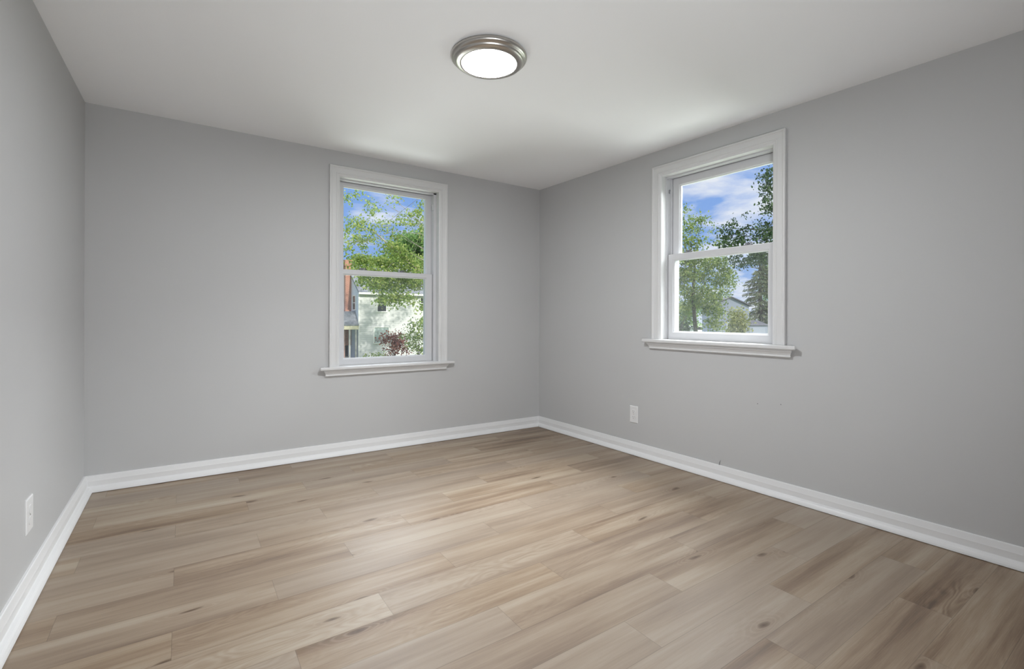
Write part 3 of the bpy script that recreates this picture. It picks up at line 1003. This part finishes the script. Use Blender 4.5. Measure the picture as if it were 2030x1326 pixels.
# --- big maple in front of that house
rg = random.Random(5)
SP1 = [(690, 394, 10, 8), (709, 384, 9, 6), (730, 399, 8, 8), (732, 420, 8, 7), (748, 416, 9, 5), (708, 441, 20, 12), (740, 452, 12, 8),
       (751, 443, 8, 6), (769, 440, 9, 6), (771, 455, 10, 6), (796, 435, 10, 8), (809, 429, 9, 8), (822, 420, 9, 9), (831, 413, 8, 7),
       (834, 440, 9, 7), (814, 447, 10, 6), (770, 389, 6, 4), (791, 393, 7, 4), (770, 407, 3, 4), (712, 475, 20, 9), (740, 474, 12, 7),
       (690, 490, 9, 9), (717, 487, 7, 6), (830, 400, 6, 4), (842, 430, 5, 8), (695, 450, 12, 10), (845, 465, 8, 10), (780, 470, 14, 7)]
SP1D = [(780, 495, 26, 14), (720, 517, 20, 14), (745, 522, 22, 15), (775, 525, 22, 14), (810, 522, 22, 16), (835, 530, 14, 20), (702, 520, 8, 14),
        (725, 558, 14, 10), (745, 562, 20, 14), (770, 563, 24, 18), (800, 562, 22, 16), (830, 562, 16, 16), (757, 592, 8, 14), (775, 596, 10, 12),
        (786, 590, 12, 10), (805, 590, 10, 6), (815, 592, 8, 5), (725, 540, 20, 10), (760, 543, 24, 12), (800, 543, 24, 12), (835, 545, 14, 12),
        (836, 610, 8, 8), (842, 640, 5, 12)]
D1 = 25.0
bl = pblobs(SP1, D1, 0.34, rg) + pblobs(SP1D, D1, 0.55, rg)
# the crown goes on beyond the window
for _ in range(76):  # unseen side, placed to throw dappled shade on the house front
    px, py = rg.uniform(930, 1130), rg.uniform(185, 450)
    bl += pblobs([(px, py, 26, 18)], D1, 0.10, rg, 2.0)
for _ in range(18):
    px, py = rg.uniform(860, 960), rg.uniform(400, 600)
    bl += pblobs([(px, py, 26, 18)], D1, 0.10, rg, 2.0)
for _ in range(26):
    px, py = rg.uniform(640, 860), rg.uniform(250, 372)
    bl += pblobs([(px, py, 18, 12)], D1, 0.10, rg, 2.0)
for _ in range(10):
    px, py = rg.uniform(610, 678), rg.uniform(380, 520)
    bl += pblobs([(px, py, 16, 11)], D1, 0.10, rg, 1.5)
mb = at(905, 700, D1)
mb.z = GROUND
limb = lambda pts, d=D1 - 0.5: [at(px, py, d) for px, py in pts]
tree('maple_tree', 'tall yellow-green maple in front of the white house, filling the left window', 'tree', mb, bl, M_LEAF, M_BARK, 0.125, 0.28, 3, twig_r=0.011,
     limbs=[(limb([(905, 590), (842, 548), (801, 512), (768, 482), (739, 457), (724, 454), (712, 459)]), 0.065),
            (limb([(797, 508), (792, 497), (787, 488)]), 0.03),
            (limb([(842, 548), (800, 520), (777, 522), (769, 531), (764, 540), (758, 562)]), 0.03),
            (limb([(905, 560), (850, 520), (832, 512), (815, 502)]), 0.04)])

# --- denser green tree standing farther back on the right of the left window
bl = pblobs([(815, 486, 28, 20), (800, 475, 16, 12), (833, 478, 16, 18), (835, 505, 16, 20), (795, 500, 20, 14), (815, 515, 30, 16), (845, 470, 14, 20),
             (865, 480, 30, 30), (890, 520, 30, 30), (850, 530, 30, 24), (760, 525, 30, 14), (730, 530, 26, 12), (705, 528, 16, 14)], 56, 0.7, rg, 2.5)
b0 = at(835, 700, 56); b0.z = GROUND
tree('background_tree', 'dense deep green tree rising behind the white house', 'tree', b0, bl, M_LEAF_DEEP, M_BARK_DARK, 0.30, 0.35, 8, twig_r=0.04)

# --- shrubs at the foot of that house
bl = pblobs([(772, 672, 10, 7), (785, 677, 13, 9), (765, 668, 7, 5), (795, 683, 9, 8), (782, 690, 10, 8), (775, 700, 8, 6), (800, 697, 8, 6), (757, 676, 6, 4), (790, 664, 8, 5)], 33.5, 0.6, rg, 0.35)
b0 = at(784, 720, 33.5); b0.z = GROUND
tree('red_maple_shrub', 'dark red leaved small maple in front of the white house', 'shrub', b0, bl, M_LEAF_RED, M_BARK_DARK, 0.15, 0.06, 9, twig_r=0.012)
bl = pblobs([(815, 655, 9, 9), (828, 668, 10, 10), (814, 680, 8, 10), (826, 690, 9, 9), (840, 660, 8, 16), (842, 690, 6, 10), (808, 665, 5, 6), (818, 640, 6, 6), (835, 640, 7, 7)], 29.0, 0.45, rg, 0.5)
b0 = at(832, 720, 29); b0.z = GROUND
tree('green_shrub', 'loose bright green shrub at the right of the red one', 'shrub', b0, bl, M_LEAF_MID, M_BARK_DARK, 0.13, 0.05, 10, twig_r=0.012)
bl = pblobs([(738, 704, 9, 5), (750, 706, 11, 6), (762, 709, 9, 5), (728, 709, 8, 5)], 36.0, 0.4, rg, 0.3)
b0 = at(748, 722, 36); b0.z = GROUND
tree('low_hedge', 'low rounded light green bush under the curtained house window', 'shrub', b0, bl, M_LEAF, M_BARK_DARK, 0.12, 0.04, 12, twig_r=0.01)

# --- right window: broad maple on the left
SP2 = [(1359, 417, 6, 8), (1377, 436, 16, 8), (1395, 432, 9, 5), (1403, 442, 6, 4), (1366, 452, 16, 10), (1386, 455, 8, 7), (1412, 459, 5, 5),
       (1367, 485, 18, 12), (1389, 479, 12, 9), (1419, 482, 7, 5), (1355, 470, 10, 10), (1352, 436, 6, 8)]
SP2D = [(1362, 512, 18, 16), (1385, 515, 18, 14), (1408, 520, 18, 14), (1430, 520, 12, 12), (1438, 540, 12, 14), (1365, 545, 18, 18), (1395, 548, 20, 18), (1425, 556, 16, 14),
        (1446, 566, 8, 7), (1365, 580, 18, 16), (1395, 582, 20, 16), (1420, 590, 14, 14), (1408, 612, 16, 12), (1424, 618, 10, 14), (1362, 608, 16, 14), (1410, 640, 10, 10),
        (1348, 560, 8, 30), (1352, 630, 8, 18), (1418, 645, 10, 12), (1440, 580, 8, 7), (1385, 600, 14, 12), (1448, 552, 8, 6)]
D2 = 30.0
rg = random.Random(21)
bl = pblobs(SP2, D2, 0.36, rg) + pblobs(SP2D, D2, 0.62, rg)
for _ in range(26):
    px, py = rg.uniform(1270, 1345), rg.uniform(420, 640)
    bl += pblobs([(px, py, 22, 16)], D2, 0.12, rg, 2.5)
b0 = at(1379, 700, D2); b0.z = GROUND
tree('maple_tree', 'broad light green maple with dark trunk, at the left of the right window', 'tree', b0, bl, M_LEAF_MID, M_BARK_DARK, 0.135, 0.13, 22, twig_r=0.012, fork=0.75)

# --- dark near tree whose boughs hang in from the right
SP3 = [(1510, 346, 6, 5), (1522, 352, 8, 8), (1527, 365, 8, 10), (1512, 368, 6, 4), (1520, 375, 8, 7), (1525, 390, 8, 8), (1522, 405, 8, 8), (1529, 412, 6, 10), (1524, 418, 6, 4),
       (1478, 429, 5, 3), (1450, 440, 7, 4), (1447, 447, 4, 5), (1455, 455, 5, 5), (1432, 462, 6, 10), (1443, 472, 10, 10), (1440, 486, 13, 7), (1470, 463, 10, 5),
       (1468, 475, 10, 9), (1520, 445, 10, 8), (1510, 460, 10, 9), (1525, 465, 10, 10), (1515, 478, 10, 6), (1497, 481, 5, 4), (1484, 453, 8, 3), (1460, 486, 10, 5),
       (1455, 508, 9, 6), (1465, 520, 10, 7), (1476, 524, 7, 5), (1500, 505, 18, 12), (1515, 510, 14, 14), (1488, 520, 9, 7), (1452, 517, 5, 4)]
D3 = 17.0
bl = pblobs(SP3, D3, 0.48, rg, 0.7)
for _ in range(40):
    px, py = rg.uniform(1535, 1720), rg.uniform(240, 540)
    bl += pblobs([(px, py, 24, 18)], D3, 0.10, rg, 2.0)
b0 = at(1660, 700, D3); b0.z = GROUND
tree('linden_tree', 'dark leaved tree whose boughs hang in from the right of the right window', 'tree', b0, bl, M_LEAF_DARK, M_BARK_DARK, 0.088, 0.25, 23, twig_r=0.012,
     limbs=[([at(x_, y_, D3) for x_, y_ in ((1640, 470), (1560, 460), (1507, 456), (1478, 453), (1462, 458), (1448, 470))], 0.035),
            ([at(x_, y_, D3) for x_, y_ in ((1640, 400), (1560, 380), (1528, 372), (1515, 355))], 0.025)])

# --- spruce with drooping tiers
def spruce(name, label, base, height, radius, seed, k_=1.0, z0=3.8):
    rg = random.Random(seed)
    root = tag(empty(name, base), label, 'tree')
    bm = bmesh.new()
    add_tube(bm, [(0, 0, -0.1), (0, 0, height * .5), (0, 0, height)], [0.22 * k_, 0.13 * k_, 0.02 * k_], 9)
    obj('trunk', bm, M_BARK_DARK, root, smooth=True)
    br, nd = bmesh.new(), bmesh.new()
    z = z0
    while z < height - 0.15 * k_:
        k = 1 - z / height
        r0 = radius * (0.12 + 0.88 * k ** 0.85)
        for q in range(8 if k > 0.2 else 5):
            a = rg.uniform(0, 6.283)
            r = r0 * rg.uniform(0.65, 1.1)
            d = Vector((math.cos(a), math.sin(a), 0))
            droop = r * rg.uniform(0.18, 0.40)
            pts = [Vector((0, 0, z)), d * r * 0.5 + Vector((0, 0, z - droop * 0.45)), d * r + Vector((0, 0, z - droop * 0.75))]
            add_tube(br, pts, [0.035 * k_, 0.02 * k_, 0.008 * k_], 4)
            n = int(16 + r / k_ * 26)
            for _ in range(n):
                t = rg.uniform(0.15, 1.0)
                p = pts[0].lerp(pts[1], t * 2) if t < 0.5 else pts[1].lerp(pts[2], t * 2 - 1)
                sd = Vector((-d.y, d.x, 0)) * rg.gauss(0, 0.16 * r * (1.15 - t) + 0.05 * k_)
                c = p + sd + Vector((0, 0, -abs(rg.gauss(0, 0.10 * k_))))
                e = (d * rg.uniform(0.2, 1) + sd.normalized() * 0.6 + Vector((0, 0, rg.uniform(-1.3, -0.2)))).normalized() * rg.uniform(0.12, 0.27) * k_
                w = e.cross(Vector((rg.gauss(0, 1), rg.gauss(0, 1), rg.gauss(0, 1)))).normalized() * 0.038 * k_
                vs = [nd.verts.new(x) for x in (c - w, c + w, c + e + w * 0.3, c + e - w * 0.3)]
                nd.faces.new(vs)
        z += (0.28 + 0.12 * rg.random()) * k_
    obj('branches', br, M_BARK_DARK, root)
    leaf_obj('needles', nd, M_NEEDLE, root)
    return root
b0 = at(1507, 640, 101.0); b0.z = GROUND
spruce('spruce_tree', 'olive green spruce with drooping tiers, at the right of the right window', b0, at(1507, 492, 101).z - GROUND, 5.6, 31, 2.66, 2.9)

# --- tree behind the spruce, small olive tree, dark bush
bl = pblobs([(1523, 545, 12, 22), (1528, 580, 12, 22), (1524, 602, 10, 14), (1545, 560, 18, 30), (1550, 610, 14, 24)], 120, 0.6, rg, 2.0)
b0 = at(1542, 700, 120); b0.z = GROUND
tree('background_tree', 'mid green leafy tree behind the spruce, at the right edge of the right window', 'tree', b0, bl, M_LEAF_DEEP, M_BARK_DARK, 0.55, 0.4, 33, twig_r=0.06)
bl = pblobs([(1462, 620, 12, 8), (1455, 632, 12, 10), (1470, 636, 12, 10), (1460, 648, 16, 10), (1472, 652, 10, 8), (1452, 655, 10, 8), (1463, 665, 16, 9)], 60, 0.7, rg, 0.8)
b0 = at(1462, 700, 60); b0.z = GROUND
tree('ornamental_tree', 'small rounded olive tree standing before the blue-grey house', 'tree', b0, bl, M_LEAF_OLIVE, M_BARK_DARK, 0.28, 0.12, 34, twig_r=0.02)
bl = pblobs([(1352, 640, 8, 10), (1360, 650, 10, 10), (1346, 655, 8, 10), (1352, 662, 10, 8)], 24, 0.5, rg, 0.5)
b0 = at(1357, 690, 24); b0.z = GROUND
tree('dark_bush', 'dark green bush low in the left corner of the right window', 'shrub', b0, bl, M_LEAF_DARK, M_BARK_DARK, 0.12, 0.05, 35, twig_r=0.012,
     limbs=[([at(x_, y_, 23.2) for x_, y_ in ((1357, 690), (1352, 668), (1350, 648), (1355, 636), (1360, 628))], 0.03)])

bl = pblobs([(1345, 612, 14, 14), (1362, 620, 14, 14), (1380, 612, 14, 14), (1350, 632, 12, 9), (1372, 634, 12, 8), (1330, 618, 14, 16)], 96, 0.7, rg, 2.0)
b0 = at(1365, 700, 96); b0.z = GROUND
tree('background_tree', 'far low deep green tree behind the maple in the right window', 'tree', b0, bl, M_LEAF_DEEP, M_BARK_DARK, 0.36, 0.25, 36, twig_r=0.03)

# --- blue-grey house and its garage beyond (right window)
def side_house(name, label, origin, width, depth, eave, ridge, wall, roofm, rot, windows=()):
    root = tag(empty(name, mw=Matrix.Translation(origin) @ Matrix.Rotation(rot, 4, 'Z')), label, 'house')
    bm = bmesh.new()
    add_box(bm, 0, width, 0, depth, 0, eave)
    obj('wall', bm, wall, root)
    bm = bmesh.new()
    add_loft(bm, [[(-0.3, y, eave - 0.05), (width / 2, y, ridge), (width + 0.3, y, eave - 0.05), (width + 0.3, y, eave + 0.12), (width / 2, y, ridge + 0.18), (-0.3, y, eave + 0.12)] for y in (-0.3, depth + 0.3)])
    obj('roof', bm, roofm, root)
    bm = bmesh.new()
    add_loft(bm, [[(0, y, eave - 0.02), (width / 2, y, ridge), (width, y, eave - 0.02)] for y in (0.0, 0.2)])
    obj('gable', bm, wall, root)
    for x0, x1, z0, z1, lb in windows:
        f = bmesh.new()
        add_box(f, x0 - .1, x1 + .1, -0.06, 0.02, z0 - .1, z1 + .1)
        fo = obj('window', f, M_CARWHITE, root)
        q = bmesh.new()
        add_box(q, x0, x1, -0.09, -0.05, z0, z1)
        obj('pane', q, M_HWIN, fo)
    return root
o = at(1414, 660, 72); o.z = GROUND
hz = lambda py, d: at(1440, py, d).z - GROUND
side_house('neighbor_house', 'blue-grey sided house with dark roof, half hidden by trees in the right window', o, 5.0, 7.0, hz(607, 72), hz(590, 72), M_SIDING_BLUE, M_SHINGLE_DARK, -YAW - 0.15,
           [(2.0, 2.8, 1.4, 2.8, ''), (3.6, 4.3, 1.4, 2.8, '')])
o = at(1486, 660, 88); o.z = GROUND
d_ = 88
garage = tag(empty('garage', mw=Matrix.Translation(o) @ Matrix.Rotation(-YAW, 4, 'Z')), 'small blue-grey garage with a dark hipped roof, bottom right of the right window', 'garage')
gw = 36 * d_ / FPX
ge, gr = at(1500, 645, d_).z - GROUND, at(1500, 635, d_).z - GROUND
bm = bmesh.new(); add_box(bm, 0, gw, 0, 5, 0, ge); obj('wall', bm, M_SIDING_BLUE, garage)
bm = bmesh.new()
add_loft(bm, [[(-.3, -.3, ge), (gw + .3, -.3, ge), (gw + .3, 5.3, ge), (-.3, 5.3, ge)], [(1.0, 1.6, gr), (gw - 1.0, 1.6, gr), (gw - 1.0, 3.4, gr), (1.0, 3.4, gr)]])
obj('roof', bm, M_SHINGLE_DARK, garage)
bm = bmesh.new(); add_box(bm, 0.5, gw - 0.5, -0.06, 0.02, 0, ge - 0.35); gd = obj('door', bm, M_DOOR, garage)

# --- white car parked far off under the maple
o = at(1375.5, 660, 100); o.z = GROUND
car = tag(empty('parked_car', mw=Matrix.Translation(o) @ Matrix.Rotation(-YAW, 4, 'Z')), 'white car parked far off under the maple, in the right window', 'car')
ch = at(1385, 646, 100).z - GROUND
bm = bmesh.new()
add_loft(bm, [[(0.0, y, 0.35), (1.9, y, 0.35), (1.95, y, ch * 0.55), (1.75, y, ch * 0.96), (1.6, y, ch), (0.3, y, ch), (0.15, y, ch * 0.96), (-0.05, y, ch * 0.55)] for y in (0.0, 4.2)])
body = obj('body', bm, M_CARWHITE, car)
bm = bmesh.new()
add_loft(bm, [[(0.16, y, ch * 0.58), (1.74, y, ch * 0.58), (1.60, y, ch * 0.90), (0.30, y, ch * 0.90)] for y in (-0.03, 0.02)])
obj('windshield', bm, M_HWIN, car)
for xx, yy in ((0.12, 0.8), (1.78, 0.8), (0.12, 3.3), (1.78, 3.3)):
    bm = bmesh.new()
    add_tube(bm, [(xx - .11, yy, 0.33), (xx + .11, yy, 0.33)], 0.33, 18)
    obj('wheel', bm, M_TYRE, car)
